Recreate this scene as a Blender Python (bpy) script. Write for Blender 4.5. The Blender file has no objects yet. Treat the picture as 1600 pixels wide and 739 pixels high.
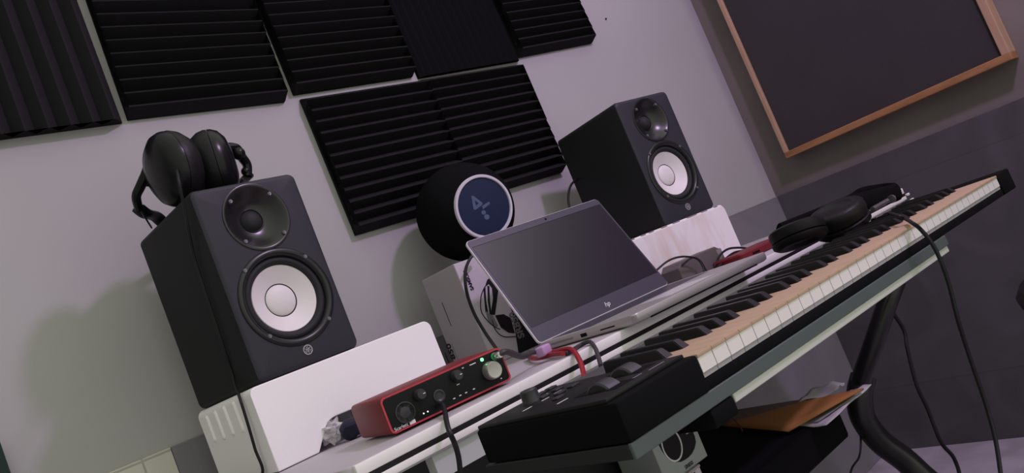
import bpy, bmesh, math, random
from mathutils import Vector, Matrix, noise
S = bpy.context.scene
COL = S.collection
rnd = random.Random(7)

# ------------------------------------------------------------------ camera
CAM = Vector((-0.1197, -1.3786, 0.8954))
YAW, PITCH, ROLL = math.radians(41.6433), math.radians(4.3003), math.radians(-22.1313)
FPX = 1233.47
_f = Vector((math.sin(YAW)*math.cos(PITCH), math.cos(YAW)*math.cos(PITCH), math.sin(PITCH)))
_r0 = Vector((math.cos(YAW), -math.sin(YAW), 0)); _u0 = _r0.cross(_f)
_r = math.cos(ROLL)*_r0 + math.sin(ROLL)*_u0
_u = -math.sin(ROLL)*_r0 + math.cos(ROLL)*_u0
cd = bpy.data.cameras.new('camera'); cd.sensor_fit = 'HORIZONTAL'; cd.sensor_width = 36
cd.lens = FPX/1600*36; cd.clip_start = 0.02
co = bpy.data.objects.new('camera', cd); COL.objects.link(co)
co.matrix_world = Matrix(((_r.x, _u.x, -_f.x, CAM.x), (_r.y, _u.y, -_f.y, CAM.y), (_r.z, _u.z, -_f.z, CAM.z), (0, 0, 0, 1)))
S.camera = co

def at(ax, val, px, py):
    """point where the ray of a photo pixel meets the plane axis = val (used to survey real positions)"""
    d = _r*((px-800)/FPX) - _u*((py-369.5)/FPX) + _f
    return CAM + d*((val-CAM[ax])/d[ax])

# ------------------------------------------------------------------ world, lamp, exposure
w = bpy.data.worlds.new('room_light'); S.world = w; w.use_nodes = True
bg = w.node_tree.nodes['Background']; bg.inputs[0].default_value = (0.43, 0.44, 0.365, 1); bg.inputs[1].default_value = 1.0
_nt = w.node_tree                                     # soft room light, stronger from the front and above than from the left
_tc = _nt.nodes.new('ShaderNodeTexCoord'); _dp = _nt.nodes.new('ShaderNodeVectorMath'); _dp.operation = 'DOT_PRODUCT'
_dp.inputs[1].default_value = Vector((0.42, -0.72, 0.55)).normalized()
_mr = _nt.nodes.new('ShaderNodeMapRange'); _mr.inputs['From Min'].default_value = -0.35; _mr.inputs['From Max'].default_value = 1.0
_mr.inputs['To Min'].default_value = 0.28; _mr.inputs['To Max'].default_value = 2.35
_nt.links.new(_tc.outputs['Generated'], _dp.inputs[0]); _nt.links.new(_dp.outputs['Value'], _mr.inputs['Value']); _nt.links.new(_mr.outputs['Result'], bg.inputs[1])
ld = bpy.data.lights.new('ceiling_bulb', 'POINT'); ld.energy = 60; ld.color = (0.83, 0.54, 1.0); ld.shadow_soft_size = 0.07
lo = bpy.data.objects.new('ceiling_bulb', ld); COL.objects.link(lo); lo.location = (1.25, -1.55, 2.3)
S.view_settings.view_transform = 'Standard'; S.view_settings.look = 'None'
S.view_settings.exposure = 0.0; S.view_settings.gamma = 1.0; S.view_settings.use_curve_mapping = False

# ------------------------------------------------------------------ materials
def lin(c):
    c /= 255.0
    return c/12.92 if c <= 0.04045 else ((c+0.055)/1.055)**2.4

def mat(name, rgb, rough=0.6, spec=0.3, metal=0.0, var=0.0, scale=8.0, bump=0.0, bscale=200.0, emit=0.0, alpha=1.0, trans=0.0, coat=0.0):
    m = bpy.data.materials.new(name); m.use_nodes = True
    nt = m.node_tree; b = nt.nodes['Principled BSDF']
    c = (rgb[0], rgb[1], rgb[2], 1)
    b.inputs['Base Color'].default_value = c; b.inputs['Roughness'].default_value = rough
    b.inputs['Specular IOR Level'].default_value = spec; b.inputs['Metallic'].default_value = metal
    b.inputs['Coat Weight'].default_value = coat
    if trans: b.inputs['Transmission Weight'].default_value = trans
    if alpha < 1: b.inputs['Alpha'].default_value = alpha
    if emit:
        b.inputs['Emission Color'].default_value = c; b.inputs['Emission Strength'].default_value = emit
    tc = None
    if var or bump:
        tc = nt.nodes.new('ShaderNodeTexCoord')
    if var:
        n = nt.nodes.new('ShaderNodeTexNoise'); n.inputs['Scale'].default_value = scale; n.inputs['Detail'].default_value = 6
        nt.links.new(tc.outputs['Object'], n.inputs['Vector'])
        r = nt.nodes.new('ShaderNodeValToRGB')
        r.color_ramp.elements[0].position = 0.3; r.color_ramp.elements[1].position = 0.7
        r.color_ramp.elements[0].color = tuple(x*(1-var) for x in rgb)+(1,)
        r.color_ramp.elements[1].color = tuple(min(1, x*(1+var)) for x in rgb)+(1,)
        nt.links.new(n.outputs['Fac'], r.inputs['Fac']); nt.links.new(r.outputs['Color'], b.inputs['Base Color'])
    if bump:
        n2 = nt.nodes.new('ShaderNodeTexNoise'); n2.inputs['Scale'].default_value = bscale; n2.inputs['Detail'].default_value = 3
        nt.links.new(tc.outputs['Object'], n2.inputs['Vector'])
        bp = nt.nodes.new('ShaderNodeBump'); bp.inputs['Strength'].default_value = bump; bp.inputs['Distance'].default_value = 0.002
        nt.links.new(n2.outputs['Fac'], bp.inputs['Height']); nt.links.new(bp.outputs['Normal'], b.inputs['Normal'])
    return m

def tile_mat(name, rgb, rgb2, grout, bw, bh, rough, axis, off=0.0, var=0.12):
    m = bpy.data.materials.new(name); m.use_nodes = True; nt = m.node_tree; b = nt.nodes['Principled BSDF']
    tc = nt.nodes.new('ShaderNodeTexCoord'); mp = nt.nodes.new('ShaderNodeMapping')
    nt.links.new(tc.outputs['Object'], mp.inputs['Vector'])
    if axis == 'x': mp.inputs['Rotation'].default_value = (math.radians(-90), 0, 0)
    if axis == 'y': mp.inputs['Rotation'].default_value = (math.radians(-90), math.radians(0), math.radians(90))
    mp.inputs['Location'].default_value = (off, 0, 0)
    br = nt.nodes.new('ShaderNodeTexBrick'); br.offset = 0.0
    br.inputs['Scale'].default_value = 1; br.inputs['Brick Width'].default_value = bw; br.inputs['Row Height'].default_value = bh
    br.inputs['Mortar Size'].default_value = 0.0018; br.inputs['Mortar Smooth'].default_value = 0.1
    br.inputs['Color1'].default_value = rgb+(1,); br.inputs['Color2'].default_value = rgb2+(1,); br.inputs['Mortar'].default_value = grout+(1,)
    nt.links.new(mp.outputs['Vector'], br.inputs['Vector'])
    n = nt.nodes.new('ShaderNodeTexNoise'); n.inputs['Scale'].default_value = 5; n.inputs['Detail'].default_value = 8; n.inputs['Distortion'].default_value = 1.2
    nt.links.new(tc.outputs['Object'], n.inputs['Vector'])
    r = nt.nodes.new('ShaderNodeMapRange'); r.inputs['From Min'].default_value = 0.25; r.inputs['From Max'].default_value = 0.75
    r.inputs['To Min'].default_value = 1-var; r.inputs['To Max'].default_value = 1+var
    nt.links.new(n.outputs['Fac'], r.inputs['Value'])
    mx = nt.nodes.new('ShaderNodeMix'); mx.data_type = 'RGBA'; mx.blend_type = 'MULTIPLY'; mx.inputs[0].default_value = 1
    nt.links.new(br.outputs['Color'], mx.inputs[6]); nt.links.new(r.outputs['Result'], mx.inputs[7])
    nt.links.new(mx.outputs[2], b.inputs['Base Color']); b.inputs['Roughness'].default_value = rough; b.inputs['Specular IOR Level'].default_value = 0.35
    return m

def wood_mat(name, a, c, stretch=(1, 12, 12)):
    m = bpy.data.materials.new(name); m.use_nodes = True; nt = m.node_tree; b = nt.nodes['Principled BSDF']
    tc = nt.nodes.new('ShaderNodeTexCoord'); mp = nt.nodes.new('ShaderNodeMapping'); mp.inputs['Scale'].default_value = stretch
    n = nt.nodes.new('ShaderNodeTexNoise'); n.inputs['Scale'].default_value = 3; n.inputs['Detail'].default_value = 7; n.inputs['Distortion'].default_value = 0.8
    r = nt.nodes.new('ShaderNodeValToRGB'); r.color_ramp.elements[0].position = .3; r.color_ramp.elements[1].position = .7
    r.color_ramp.elements[0].color = a+(1,); r.color_ramp.elements[1].color = c+(1,)
    nt.links.new(tc.outputs['Object'], mp.inputs['Vector']); nt.links.new(mp.outputs['Vector'], n.inputs['Vector'])
    nt.links.new(n.outputs['Fac'], r.inputs['Fac']); nt.links.new(r.outputs['Color'], b.inputs['Base Color'])
    b.inputs['Roughness'].default_value = 0.6; b.inputs['Specular IOR Level'].default_value = 0.25
    return m

M = dict(
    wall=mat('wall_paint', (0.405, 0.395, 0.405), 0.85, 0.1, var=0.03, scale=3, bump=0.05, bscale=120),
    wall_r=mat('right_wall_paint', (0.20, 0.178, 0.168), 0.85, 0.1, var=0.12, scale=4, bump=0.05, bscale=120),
    tile_b=tile_mat('grey_wall_tiles', (0.205, 0.195, 0.22), (0.22, 0.207, 0.233), (0.2, 0.19, 0.2), 0.6, 0.44, 0.45, 'x', 0.32),
    tile_r=tile_mat('dark_wall_tiles', (0.085, 0.078, 0.09), (0.095, 0.085, 0.1), (0.075, 0.07, 0.08), 0.6, 0.44, 0.5, 'y', 0.2, 0.22),
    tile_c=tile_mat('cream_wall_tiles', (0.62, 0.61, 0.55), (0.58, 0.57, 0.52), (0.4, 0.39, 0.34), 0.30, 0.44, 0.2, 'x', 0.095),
    floor=tile_mat('floor_tiles', (0.42, 0.38, 0.45), (0.45, 0.40, 0.47), (0.3, 0.27, 0.3), 0.6, 0.6, 0.35, 'z', 0.1, 0.3),
    foam=mat('black_foam', (0.02, 0.019, 0.022), 0.95, 0.05, bump=0.3, bscale=600),
    foam2=mat('black_flat_foam', (0.007, 0.007, 0.008), 0.95, 0.03),
    cab=mat('speaker_black', (0.030, 0.030, 0.040), 0.55, 0.25, bump=0.12, bscale=900),
    cabside=mat('speaker_side_black', (0.020, 0.020, 0.023), 0.6, 0.15, bump=0.1, bscale=900),
    horn=mat('waveguide_black', (0.012, 0.012, 0.014), 0.28, 0.5),
    ring=mat('woofer_ring_black', (0.012, 0.013, 0.016), 0.3, 0.45),
    rubber=mat('surround_rubber', (0.022, 0.022, 0.026), 0.65, 0.25),
    cone=mat('white_cone', (0.74, 0.71, 0.72), 0.45, 0.35, var=0.02),
    dark=mat('dark_gap', (0.006, 0.006, 0.007), 0.8, 0.1),
    screw=mat('screw_grey', (0.16, 0.16, 0.18), 0.4, 0.5, metal=0.3),
    emblem=mat('emblem_silver', (0.38, 0.37, 0.4), 0.4, 0.5, metal=0.2),
    eps=mat('white_foam_block', (0.93, 0.91, 0.93), 0.75, 0.2, bump=0.1, bscale=500),
    eps2=None,
    blk=mat('black_plastic', (0.010, 0.010, 0.011), 0.45, 0.25),
    blkm=mat('matt_black_plastic', (0.006, 0.006, 0.007), 0.75, 0.06),
    gloss=mat('glossy_black', (0.007, 0.007, 0.009), 0.26, 0.25),
    leather=mat('black_leatherette', (0.009, 0.0085, 0.010), 0.45, 0.2, bump=0.15, bscale=250),
    desk=mat('desk_top_white', (0.50, 0.46, 0.50), 0.4, 0.3, var=0.02, scale=5),
    deskedge=mat('desk_edge_white', (0.90, 0.88, 0.88), 0.4, 0.35),
    deskdark=mat('desk_edge_black', (0.012, 0.010, 0.013), 0.5, 0.3),
    apron=mat('grey_rail', (0.50, 0.53, 0.53), 0.5, 0.3, var=0.03),
    tray=mat('tray_edge_grey', (0.085, 0.108, 0.107), 0.5, 0.3, var=0.03),
    traytop=mat('tray_black', (0.02, 0.022, 0.024), 0.5, 0.3),
    rail=mat('pale_rail', (0.56, 0.58, 0.53), 0.45, 0.35),
    metalblk=mat('black_powder_coat', (0.010, 0.010, 0.011), 0.28, 0.5),
    keytop=mat('key_top_warm_reflection', (0.46, 0.33, 0.225), 0.55, 0.2, var=0.05, scale=20),  # white keys: warm reflected light painted into the colour of their tops
    keylip=mat('white_key_front', (0.80, 0.78, 0.75), 0.4, 0.3),
    keylow=mat('grey_key_base', (0.36, 0.35, 0.36), 0.6, 0.2),
    keyrear=mat('rear_panel_sheen', (0.09, 0.085, 0.09), 0.5, 0.3),  # reflected light put into the rear strip's grey
    keyblk=mat('black_key', (0.010, 0.010, 0.012), 0.33, 0.45),
    silver=mat('laptop_silver', (0.42, 0.40, 0.40), 0.4, 0.5, metal=0.35),
    lidrim=mat('laptop_rim', (0.75, 0.72, 0.76), 0.35, 0.5, metal=0.3),
    bezel=mat('laptop_bezel', (0.055, 0.050, 0.075), 0.42, 0.4),
    screen=mat('laptop_screen', (0.008, 0.007, 0.015), 0.28, 0.6),
    red=mat('red_metal', (0.20, 0.022, 0.028), 0.42, 0.4, metal=0.1),
    redrim=mat('red_rim', (0.50, 0.035, 0.06), 0.35, 0.5),
    panel=mat('interface_panel', (0.007, 0.007, 0.009), 0.35, 0.2),
    knobm=mat('knob_metal', (0.5, 0.5, 0.47), 0.3, 0.5, metal=0.7),
    knobg=mat('knob_grey', (0.035, 0.035, 0.04), 0.4, 0.4),
    led=mat('green_led', (0.15, 1.0, 0.25), emit=3.0),
    ledw=mat('white_led', (0.9, 1.0, 0.85), emit=1.0),
    ledring=mat('green_ring', (0.02, 0.28, 0.07), 0.3, 0.5, emit=0.25),
    print_w=mat('white_print', (0.75, 0.74, 0.74), 0.6, 0.2),
    print_k=mat('black_print', (0.014, 0.013, 0.016), 0.6, 0.2),
    print_g=mat('grey_print', (0.22, 0.21, 0.23), 0.6, 0.2),
    card=mat('carton_white', (0.62, 0.58, 0.63), 0.6, 0.25),
    cardg=mat('carton_grey', (0.40, 0.38, 0.385), 0.6, 0.25),
    cardgreen=mat('carton_pale', (0.36, 0.39, 0.38), 0.6, 0.25),
    blue=mat('blue_mesh', (0.006, 0.014, 0.055), 0.6, 0.3, bump=0.3, bscale=1500),
    ringw=mat('white_ring', (0.60, 0.56, 0.66), 0.45, 0.35),
    bluelogo=mat('logo_grey_blue', (0.085, 0.11, 0.20), 0.6, 0.2),
    wood=wood_mat('orange_wood', (0.27, 0.125, 0.055), (0.42, 0.21, 0.10), (12, 1.5, 12)),
    wood2=wood_mat('pale_wood', (0.42, 0.26, 0.17), (0.5, 0.33, 0.23), (12, 12, 1.5)),
    fabric=mat('charcoal_fabric', (0.058, 0.052, 0.058), 0.95, 0.05, var=0.06, scale=5, bump=0.3, bscale=900),
    cable=mat('black_cable', (0.012, 0.011, 0.014), 0.5, 0.3),
    cablered=mat('red_cable', (0.30, 0.014, 0.024), 0.45, 0.35),
    cableg=mat('grey_cable', (0.05, 0.045, 0.05), 0.5, 0.3),
    pink=mat('pink_tie', (0.50, 0.30, 0.56), 0.5, 0.3),
    redthing=mat('dark_red_plastic', (0.16, 0.012, 0.02), 0.5, 0.3),
    adapter=mat('taupe_plastic', (0.13, 0.11, 0.115), 0.5, 0.3),
    adapter2=mat('pale_taupe_plastic', (0.22, 0.2, 0.21), 0.5, 0.3),
    orange=mat('manila_orange', (0.37, 0.17, 0.055), 0.7, 0.15, var=0.06, scale=6),
    paper=mat('white_paper', (0.55, 0.54, 0.56), 0.8, 0.1, var=0.04),
    paperb=mat('brownish_paper', (0.17, 0.14, 0.115), 0.8, 0.1, var=0.05),
    paperg=mat('grey_paper', (0.26, 0.27, 0.28), 0.8, 0.1, var=0.04),
    plastic=mat('clear_plastic', (0.75, 0.72, 0.76), 0.15, 0.5, alpha=0.65),
    navy=mat('navy_cloth', (0.02, 0.02, 0.04), 0.7, 0.2),
    green=mat('green_cloth', (0.03, 0.05, 0.04), 0.9, 0.1),
    steel=mat('bright_steel', (0.6, 0.58, 0.6), 0.22, 0.5, metal=0.9),
)

def marble():
    m = bpy.data.materials.new('mottled_white_foam'); m.use_nodes = True; nt = m.node_tree; b = nt.nodes['Principled BSDF']
    tc = nt.nodes.new('ShaderNodeTexCoord'); mp = nt.nodes.new('ShaderNodeMapping'); mp.inputs['Scale'].default_value = (14, 14, 5); mp.inputs['Rotation'].default_value = (0, 0.6, 0)
    n = nt.nodes.new('ShaderNodeTexNoise'); n.inputs['Scale'].default_value = 1; n.inputs['Detail'].default_value = 5; n.inputs['Distortion'].default_value = 1.5
    r = nt.nodes.new('ShaderNodeValToRGB'); e = r.color_ramp.elements
    e[0].position = 0.33; e[0].color = (0.72, 0.62, 0.60, 1); e[1].position = 0.55; e[1].color = (0.80, 0.76, 0.80, 1)
    nt.links.new(tc.outputs['Object'], mp.inputs['Vector']); nt.links.new(mp.outputs['Vector'], n.inputs['Vector'])
    nt.links.new(n.outputs['Fac'], r.inputs['Fac']); nt.links.new(r.outputs['Color'], b.inputs['Base Color'])
    b.inputs['Roughness'].default_value = 0.7
    return m
M['eps2'] = marble()

# ------------------------------------------------------------------ helpers
def tag(o, label=None, cat=None, group=None, kind=None):
    if label: o['label'] = label
    if cat: o['category'] = cat
    if group: o['group'] = group
    if kind: o['kind'] = kind
    return o

def thing(name, label, cat, loc=(0, 0, 0), rz=0.0, group=None):
    o = bpy.data.objects.new(name, None); COL.objects.link(o); o.empty_display_size = 0.02
    o.location = loc; o.rotation_euler = (0, 0, rz)
    return tag(o, label, cat, group)

def obj(name, bm, m, parent=None, smooth=False, ang=35, label=None):
    me = bpy.data.meshes.new(name)
    bmesh.ops.recalc_face_normals(bm, faces=bm.faces)
    bm.to_mesh(me); bm.free()
    for k in (m if isinstance(m, (list, tuple)) else [m]): me.materials.append(k)
    o = bpy.data.objects.new(name, me); COL.objects.link(o)
    if parent: o.parent = parent
    if smooth:
        me.polygons.foreach_set('use_smooth', [True]*len(me.polygons))
        me.set_sharp_from_angle(angle=math.radians(ang))
    if label: o['label'] = label
    return o

def add_box(bm, x0, x1, y0, y1, z0, z1, bev=0.0, seg=2, mi=0):
    v = [bm.verts.new((x, y, z)) for x in (x0, x1) for y in (y0, y1) for z in (z0, z1)]
    F = [bm.faces.new([v[i] for i in q]) for q in ((0, 1, 3, 2), (4, 6, 7, 5), (0, 4, 5, 1), (2, 3, 7, 6), (0, 2, 6, 4), (1, 5, 7, 3))]
    for f in F: f.material_index = mi
    if bev:
        es = list({e for f in F for e in f.edges})
        bmesh.ops.bevel(bm, geom=es, offset=bev, segments=seg, affect='EDGES', profile=0.5)
    return F

def bx(*a, **k):
    bm = bmesh.new(); add_box(bm, *a, **k); return bm

def rrect(w, h, r, n=6, cx=0, cz=0):
    pts = []
    r = max(min(r, w/2-1e-5, h/2-1e-5), 1e-5)
    for (sx, sz, a0) in ((1, 1, 0), (-1, 1, 90), (-1, -1, 180), (1, -1, 270)):
        for i in range(n+1):
            a = math.radians(a0+90*i/n)
            pts.append((cx+sx*(w/2-r)+r*math.cos(a), cz+sz*(h/2-r)+r*math.sin(a)))
    return pts

def bridge(bm, a, b, closed=True, mi=0):
    n = len(a); fs = []
    for i in range(n if closed else n-1):
        f = bm.faces.new((a[i], a[(i+1) % n], b[(i+1) % n], b[i])); f.material_index = mi; fs.append(f)
    return fs

def add_loft(bm, w, h, r, rows, axis='y', cx=0, cz=0, cap0=True, cap1=True, n=6, mi=0):
    """rounded rectangle swept along an axis; rows = (position, inset)"""
    loops = []
    for (p, ins) in rows:
        pts = rrect(w-2*ins, h-2*ins, r-ins*0.6, n, cx, cz)
        if axis == 'y': L = [bm.verts.new((a, p, b)) for a, b in pts]
        elif axis == 'z': L = [bm.verts.new((a, b, p)) for a, b in pts]
        else: L = [bm.verts.new((p, a, b)) for a, b in pts]
        loops.append(L)
    for a, b in zip(loops, loops[1:]): bridge(bm, a, b, mi=mi)
    if cap0: bm.faces.new(loops[0]).material_index = mi
    if cap1: bm.faces.new(list(reversed(loops[-1]))).material_index = mi
    return loops

def add_lathe(bm, prof, mtx=Matrix.Identity(4), n=40, mi=0, cap=True):
    """profile of (radius, height) spun round the local z axis"""
    rings = []
    for (r, z) in prof:
        if r < 1e-6: rings.append([bm.verts.new(mtx @ Vector((0, 0, z)))])
        else: rings.append([bm.verts.new(mtx @ Vector((r*math.cos(2*math.pi*i/n), r*math.sin(2*math.pi*i/n), z))) for i in range(n)])
    for a, b in zip(rings, rings[1:]):
        if len(a) == 1 and len(b) == 1: continue
        if len(a) == 1:
            for i in range(n): bm.faces.new((a[0], b[(i+1) % n], b[i])).material_index = mi
        elif len(b) == 1:
            for i in range(n): bm.faces.new((a[i], a[(i+1) % n], b[0])).material_index = mi
        else: bridge(bm, a, b, mi=mi)
    if cap:
        for R in (rings[0], rings[-1]):
            if len(R) > 2: bm.faces.new(R).material_index = mi
    return bm

def lathe(prof, mtx=Matrix.Identity(4), n=40, cap=True):
    return add_lathe(bmesh.new(), prof, mtx, n, 0, cap)

def smoothpath(pts, k=8):
    P = [Vector(p) for p in pts]
    if len(P) < 3: return P
    out = []
    for i in range(len(P)-1):
        p0 = P[max(i-1, 0)]; p1 = P[i]; p2 = P[i+1]; p3 = P[min(i+2, len(P)-1)]
        for j in range(k):
            t = j/k
            out.append(0.5*((2*p1)+(p2-p0)*t+(2*p0-5*p1+4*p2-p3)*t*t+(3*p1-p0-3*p2+p3)*t**3))
    out.append(P[-1]); return out

def add_tube(bm, pts, r, n=8, k=8, smooth=True, flat=1.0, mi=0):
    P = smoothpath(pts, k) if smooth else [Vector(p) for p in pts]
    loops = []; up = None
    for i, p in enumerate(P):
        t = (P[min(i+1, len(P)-1)]-P[max(i-1, 0)]).normalized()
        if up is None:
            up = Vector((0, 0, 1)) if abs(t.z) < 0.9 else Vector((1, 0, 0))
        a = t.cross(up).normalized(); up = a.cross(t).normalized()
        rr = r(i/(len(P)-1)) if callable(r) else r
        loops.append([bm.verts.new(p+a*rr*math.cos(2*math.pi*j/n)+up*rr*flat*math.sin(2*math.pi*j/n)) for j in range(n)])
    for a, b in zip(loops, loops[1:]): bridge(bm, a, b, mi=mi)
    bm.faces.new(loops[0]); bm.faces.new(list(reversed(loops[-1])))
    return bm

def tube(pts, r, **k):
    return add_tube(bmesh.new(), pts, r, **k)

def prism(poly, y0, y1, axis='y'):
    bm = bmesh.new()
    def v(a, b, c):
        return bm.verts.new((a, c, b)) if axis == 'y' else (bm.verts.new((a, b, c)) if axis == 'z' else bm.verts.new((c, a, b)))
    A = [v(a, b, y0) for a, b in poly]; B = [v(a, b, y1) for a, b in poly]
    bridge(bm, A, B); bm.faces.new(A); bm.faces.new(list(reversed(B)))
    return bm

def bevmod(o, wd, seg=3, ang=40):
    m = o.modifiers.new('bevel', 'BEVEL'); m.width = wd; m.segments = seg; m.limit_method = 'ANGLE'; m.angle_limit = math.radians(ang)
    return o

def text(name, s, size, m, parent, mtx, ext=0.0003, align='CENTER', shear=0.0, bold=0.0):
    cu = bpy.data.curves.new('txt', 'FONT'); cu.body = s; cu.size = size; cu.extrude = ext; cu.align_x = align; cu.align_y = 'CENTER'; cu.shear = shear; cu.offset = bold
    t = bpy.data.objects.new('txt', cu); COL.objects.link(t)
    dg = bpy.context.evaluated_depsgraph_get(); dg.update()
    me = bpy.data.meshes.new_from_object(t.evaluated_get(dg)); me.name = name
    bpy.data.objects.remove(t)
    me.materials.clear(); me.materials.append(m); me.transform(mtx)
    o = bpy.data.objects.new(name, me); COL.objects.link(o); o.parent = parent
    return o

RX90 = Matrix.Rotation(math.radians(90), 4, 'X')      # z axis -> -y : things facing the room
def face_room(x, y, z, spin=0.0):
    return Matrix.Translation((x, y, z)) @ RX90 @ Matrix.Rotation(spin, 4, 'Z')

# ================================================================== the setting
XW = 2.248
DADO = 0.884
def struct(name, bm, m, **k):
    return tag(obj(name, bm, m, **k), kind='structure')
struct('floor', bx(-1.6, XW, -2.8, 0.0, -0.05, 0.0), M['floor'])
struct('wall_back', bx(-1.6, XW+0.1, 0.0, 0.1, -0.05, 2.4), M['wall'])
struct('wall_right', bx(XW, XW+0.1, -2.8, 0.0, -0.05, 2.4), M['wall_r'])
struct('trim_1', bx(0.2515, XW, -0.006, 0.0, 0.0, DADO, bev=0.001, seg=1), M['tile_b'])
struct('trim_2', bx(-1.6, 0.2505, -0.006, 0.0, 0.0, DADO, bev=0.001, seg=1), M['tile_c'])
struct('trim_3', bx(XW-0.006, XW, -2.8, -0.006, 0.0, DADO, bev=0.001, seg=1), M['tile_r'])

# ================================================================== desk
desk = thing('desk', 'white desk with black-lined edge holding the laptop and red audio interface', 'desk', (0.92, -0.3, 0))
DX, DY = -0.92, 0.3
DT = 0.80; FY = -0.606; DL, DR = 0.236, 1.72
def dbox(x0, x1, y0, y1, z0, z1, **k): return bx(x0+DX, x1+DX, y0+DY, y1+DY, z0, z1, **k)
bm = bmesh.new()
add_loft(bm, DR-DL, abs(FY)-0.012, 0.02, [(0.770, 0.001), (0.771, 0), (DT-0.003, 0), (DT-0.001, 0.001), (DT, 0.003)], axis='z', cx=(DL+DR)/2+DX, cz=(FY-0.012)/2+DY)
obj('tabletop', bm, M['desk'], desk, smooth=True)
obj('edge_band', dbox(DL+0.01, DR-0.01, FY-0.003, FY+0.004, 0.7865, DT-0.0005, bev=0.0015), M['deskedge'], desk, smooth=True, label='bright white upper edge band')
obj('edge_groove', dbox(DL+0.01, DR-0.01, FY-0.0022, FY+0.004, 0.7805, 0.7865), M['deskdark'], desk, label='black line along the desk edge')
obj('edge_band', dbox(DL+0.01, DR-0.01, FY-0.003, FY+0.004, 0.7725, 0.7805, bev=0.001), M['deskedge'], desk, smooth=True, label='narrow white lower edge band')
obj('apron', dbox(0.338, DR-0.1, FY+0.004, FY+0.02, 0.742, 0.770), M['apron'], desk, label='pale grey rail under the tabletop')
obj('side_panel', dbox(0.25, 0.275, -0.52, -0.05, 0.0, 0.770), M['traytop'], desk, label='black side panel')
obj('shade_panel', dbox(0.275, 0.92, -0.34, -0.325, 0.2, 0.770), M['traytop'], desk, label='black panel added as shade under the tabletop')  # added sheet that keeps the space under the desk dark
# keyboard position (fitted): origin at the front left of the keys, on their top
KO = Vector((0.4356, -0.9227, 0.79)); KA = math.radians(-0.52)
ku = Vector((math.cos(KA), math.sin(KA), 0)); kn = Vector((-math.sin(KA), math.cos(KA), 0))
def kp(u, v, w): return KO+ku*u+kn*v+Vector((0, 0, w))
tray = bmesh.new(); add_box(tray, -0.1155, 0.5785, 0.004, 0.205, -0.047, -0.0345, bev=0.001, seg=1)
KM = Matrix.Translation(KO) @ Matrix.Rotation(KA, 4, 'Z')
TOD = Matrix.Translation((-0.92, 0.3, 0)) @ KM
def kpart(name, bm, m, **k):
    bm.transform(TOD); return obj(name, bm, m, desk, **k)
kt = kpart('keyboard_tray', tray, M['traytop'])
bm = bmesh.new(); add_box(bm, -0.1155, 0.5785, 0.0, 0.004, -0.0475, -0.0338, bev=0.0008, seg=1)
bm.transform(TOD); obj('edge_band', bm, M['tray'], kt, label='grey-green front edge band of the tray')
bm = bmesh.new(); add_box(bm, 0.028, 0.5755, 0.002, 0.02, -0.0565, -0.0475, bev=0.0008, seg=1)
bm.transform(TOD); obj('slide_rail', bm, M['rail'], kt, label='pale rail under the tray edge')
bm = bmesh.new(); add_box(bm, -0.012, 0.026, 0.0, 0.05, -0.066, -0.0475, bev=0.004, seg=2)
bm.transform(TOD); obj('bracket', bm, M['blkm'], kt, smooth=True, label='black bracket under the tray')
# shelf and right leg
SZ = 0.455
obj('lower_shelf', dbox(0.45, 1.33, -0.475, -0.10, 0.385, SZ, bev=0.008), M['blkm'], desk, smooth=True, label='black lower shelf')
legbm = bmesh.new()
up = [at(1, -0.44, 1340, 645), at(1, -0.47, 1343, 603), at(1, -0.53, 1364, 540), at(1, -0.58, 1387, 472), at(1, -0.62, 1412, 405)]
add_tube(legbm, [p+Vector((DX, DY, 0)) for p in up], 0.0205, n=12, flat=1.0)
obj('leg', legbm, M['metalblk'], desk, smooth=True, label='black slanted upper leg tube')
lw = [at(1, -0.477, 1349, 588), at(1, -0.465, 1343, 616), at(1, -0.455, 1348, 652), at(1, -0.46, 1374, 688), at(1, -0.48, 1413, 718), at(1, -0.51, 1465, 762)]
e = lw[-1]; lw += [Vector((e.x+0.1, e.y-0.03, 0.10)), Vector((e.x+0.14, e.y-0.04, 0.02))]
legbm = tube([p+Vector((DX, DY, 0)) for p in lw], 0.0265, n=14)
obj('leg', legbm, M['metalblk'], desk, smooth=True, label='glossy black curved lower leg')

# ================================================================== keyboard
kb = thing('keyboard', 'black piano keyboard with white keys, warm reflection painted on their tops, on the desk tray', 'keyboard', KO, KA)
bm = bmesh.new()
add_box(bm, -0.1140, 0.9030, 0.134, 0.190, -0.0338, -0.004, bev=0.002)
add_box(bm, -0.1140, 0.9030, 0.0015, 0.140, -0.0338, -0.0225, bev=0.002)              # front rail and bottom
add_box(bm, -0.1155, -0.0015, -0.0015, 0.198, -0.0336, 0.0005, bev=0.003)             # left cheek
add_box(bm, 0.8465, 0.904, -0.0015, 0.152, -0.0336, 0.0015, bev=0.003)             # right cheek
obj('body', bm, M['blkm'], kb, smooth=True)
obj('rear_panel', bx(-0.004, 0.9035, 0.1342, 0.1895, -0.0045, 0.0, bev=0.0015), M['keyrear'], kb, smooth=True, label='strip behind the keys with its reflection painted grey')
obj('control_panel', bx(-0.113, -0.005, 0.010, 0.196, 0.0002, 0.0042, bev=0.0012), M['blk'], kb, smooth=True)
PW = 0.0235
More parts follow.
